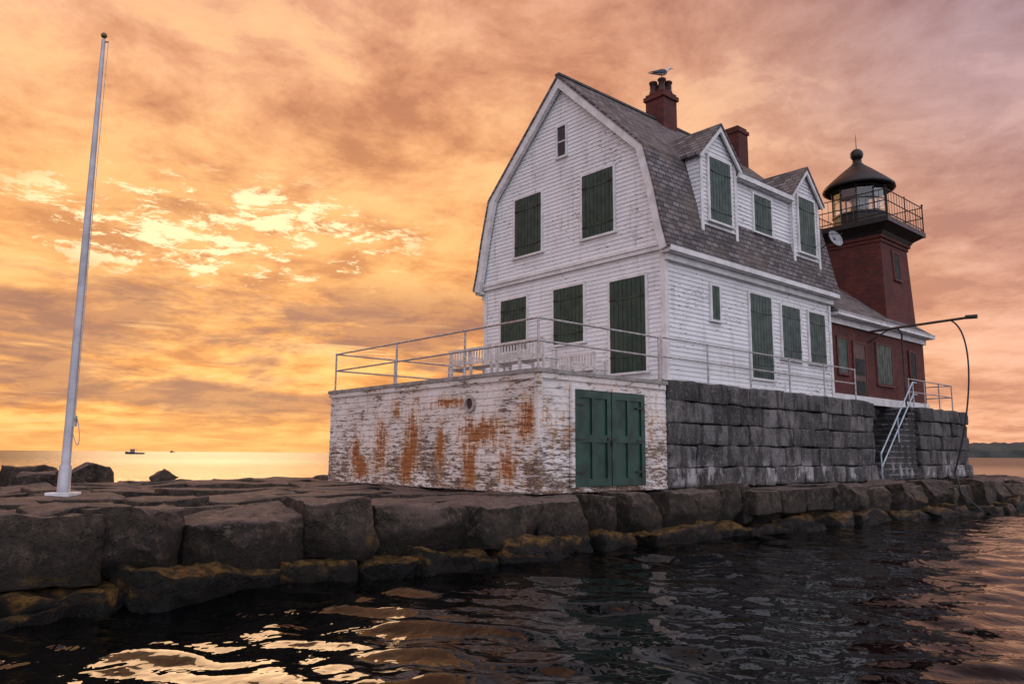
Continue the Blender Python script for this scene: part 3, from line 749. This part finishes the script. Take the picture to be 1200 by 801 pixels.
# ================================================================= DISTANT THINGS
def boat(name,loc,rot,L):
    mb=MB(); st_=[]
    for k in range(9):
        t=k/8; x=-L/2+L*t; w=(L*.15)*(1-max(0,(t-.55)/.45)**2)*.98+.02; sheer=L*.09+L*.07*t**2.2; dr_=-.3
        st_.append([(x,-w,sheer),(x,-w*.85,sheer*.4),(x,-w*.35,dr_),(x,w*.35,dr_),(x,w*.85,sheer*.4),(x,w,sheer)])
    mb.loft(st_,0)
    mb.box(L*.02,L*.22,-L*.10,L*.10,L*.08,L*.27,1); mb.box(L*-.14,L*.24,-L*.115,L*.115,L*.27,L*.285,1)
    for y in (-L*.1,L*.1): mb.cyl((-L*.12,y,L*.1),(-L*.12,y,L*.27),.04,6,mat=1)
    mb.cyl((L*.08,0,L*.28),(L*.08,0,L*.48),.05,6,mat=0); mb.cyl((-L*.3,0,L*.1),(-L*.3,0,L*.33),.04,6,mat=0)
    mb.obj(name,[HULL,CAB],mw=Matrix.Translation(loc)@Matrix.Rotation(rot,4,'Z'))
boat('lobster_boat',(-245,505,0),math.radians(190),11.5)
boat('lobster_boat.001',(-620,1420,0),math.radians(160),12)
mb=MB(); n=240; vs=[];fs=[]
for i in range(n+1):
    az=math.radians(27+40*i/n); r=2900; r2=3300
    env=min(1,i/50)**.6
    h=(26+34*env+16*mnoise.noise(Vector((i*.035,3,0)))+5*mnoise.noise(Vector((i*.45,7,0)))+3*mnoise.noise(Vector((i*1.3,9,0))))
    for (rad,z) in ((r,-1),(r+30,h*.45),(r+150,h),(r2,h*.5)): vs.append((rad*math.sin(az),rad*math.cos(az),z))
for i in range(n):
    for k in range(3): fs.append((i*4+k,(i+1)*4+k,(i+1)*4+k+1,i*4+k+1))
mb.add(vs,fs,0); mb.obj('wooded_headland',[HEAD],mw=Matrix.Identity(4))

# ================================================================= WORLD
w=D.worlds.new('World'); scene.world=w; w.use_nodes=True; t=NT(w.node_tree)
dirv=t.vm('NORMALIZE',t.n('ShaderNodeTexCoord').outputs['Generated'])
x,y,z=t.sep(dirv); zc=t.m('MAXIMUM',z,0.0)
az=t.m('ARCTAN2',x,y)
S_AZ=-.37
da=t.m('SUBTRACT',az,S_AZ); ca=t.m('COSINE',da)
inv=t.m('DIVIDE',1.0,t.m('ADD',zc,.14))
P=t.comb(t.m('MULTIPLY',x,inv),t.m('MULTIPLY',y,inv),0)
n1=t.noise(P,1.15,7,.62,.25); n2=t.noise(t.vm('ADD',P,(7.3,2.1,0)),3.4,6,.66,.3)
n3=t.noise(t.comb(t.m('MULTIPLY',az,2.0),t.m('MULTIPLY',zc,9.0),3.0),1.9,7,.62,.3)
n4=t.noise(t.comb(t.m('MULTIPLY',az,12),t.m('MULTIPLY',zc,36),1.0),1.5,5,.70,.3)
prox=t.ss(ca,.52,.985)
side_c=t.mix(t.ss(z,.02,.5),(.84,.42,.26),(.37,.24,.26))
sun_c=t.mix(t.ss(z,.05,.62),(1.0,.46,.12),(.68,.34,.21))
col=t.mix(prox,side_c,sun_c)
back=t.ss(ca,.30,-.35); nb=t.ss(back,1,0)
cv=t.m('ADD',t.m('MULTIPLY',n1,.58),t.m('MULTIPLY',n2,.42))
mul=t.ramp(cv,[(.38,(1.0,1.0,1.0)),(.45,(.83,.79,.77)),(.51,(.67,.57,.53)),(.57,(.47,.35,.34)),(.66,(.39,.28,.31))])
mul=t.vm('MULTIPLY',mul,(1.58,1.70,1.77))
col=t.mix(t.m('MULTIPLY',nb,t.ss(prox,0,1,.6,.95)),col,t.vm('MULTIPLY',col,mul))
lit=t.m('MULTIPLY',t.m('MULTIPLY',t.ss(n2,.50,.40),t.ss(n1,.56,.42)),nb)
col=t.mix(t.m('MULTIPLY',lit,t.ss(prox,0,1,.15,.5)),col,t.mix(prox,(.85,.50,.39),(1.05,.60,.26)))
# burning gaps around the hidden sun
g1=t.m('MULTIPLY',da,da); e1=t.m('SUBTRACT',z,.262); e1=t.m('MULTIPLY',e1,e1)
lobe=t.m('EXPONENT',t.m('MULTIPLY',t.m('ADD',t.m('DIVIDE',g1,.060),t.m('DIVIDE',e1,.0038)),-1))
glow=t.m('EXPONENT',t.m('MULTIPLY',t.m('ADD',t.m('DIVIDE',g1,.20),t.m('DIVIDE',e1,.014)),-1))
col=t.mix(t.m('MULTIPLY',glow,t.ss(n2,.60,.40,.15,.7)),col,(1.08,.59,.20))
# dusky bands low down
bm_=t.m('MULTIPLY',t.m('MULTIPLY',t.ss(n3,.44,.56),t.ss(z,.235,.17)),t.ss(z,.02,.06))
col=t.mix(t.m('MULTIPLY',t.m('MULTIPLY',bm_,.85),t.ss(prox,0,.5)),col,t.mix(t.ss(n2,.4,.6),(.58,.25,.12),(.38,.175,.12)))
gap=t.ss(t.m('ADD',n4,t.m('MULTIPLY',lobe,.12)),.58,.67)
col=t.mix(t.m('MULTIPLY',gap,t.ss(lobe,.12,.6)),col,(1.25,.95,.52))
# thin bright slits between the low bands
slit=t.m('MULTIPLY',t.ss(t.noise(t.comb(t.m('MULTIPLY',az,3.0),t.m('MULTIPLY',zc,60),5.0),1.2,4,.6),.60,.70),t.m('MULTIPLY',t.ss(z,.2,.12),t.ss(prox,.7,1.0)))
col=t.mix(t.m('MULTIPLY',slit,.6),col,(1.15,.68,.28))
hz=t.m('MULTIPLY',t.ss(z,.055,.0),prox)
col=t.mix(t.m('MULTIPLY',hz,.6),col,(1.0,.49,.17))
col=t.mix(back,col,(1.08,1.06,1.22))
sky=t.n('ShaderNodeTexSky',sky_type='NISHITA'); sky.sun_disc=False
sky.sun_elevation=math.radians(15); sky.sun_rotation=S_AZ
add=t.mix(1.0,col,t.vm('MULTIPLY',sky.outputs[0],(.002,.002,.002)),'ADD')
bg=t.n('ShaderNodeBackground'); t.put(bg.inputs[0],add); bg.inputs[1].default_value=1.0
o=t.n('ShaderNodeOutputWorld'); t.t.links.new(bg.outputs[0],o.inputs[0])
sl=D.lights.new('sun','SUN'); sl.energy=.5; sl.angle=math.radians(20); sl.color=(1,.62,.34)
so=D.objects.new('sun',sl); scene.collection.objects.link(so)
el=math.radians(17); d=Vector((math.sin(S_AZ)*math.cos(el),math.cos(S_AZ)*math.cos(el),math.sin(el)))
so.rotation_euler=d.to_track_quat('Z','Y').to_euler()

# ================================================================= CAMERA
cam=D.cameras.new('camera'); co=D.objects.new('camera',cam); scene.collection.objects.link(co)
cam.sensor_width=36; cam.lens=27; cam.clip_end=60000; cam.clip_start=.1
co.matrix_world=Matrix.Translation((0,0,CAMZ))@Matrix.Rotation(math.radians(98.28),4,'X')@Matrix.Rotation(math.radians(.4),4,'Z')
scene.camera=co
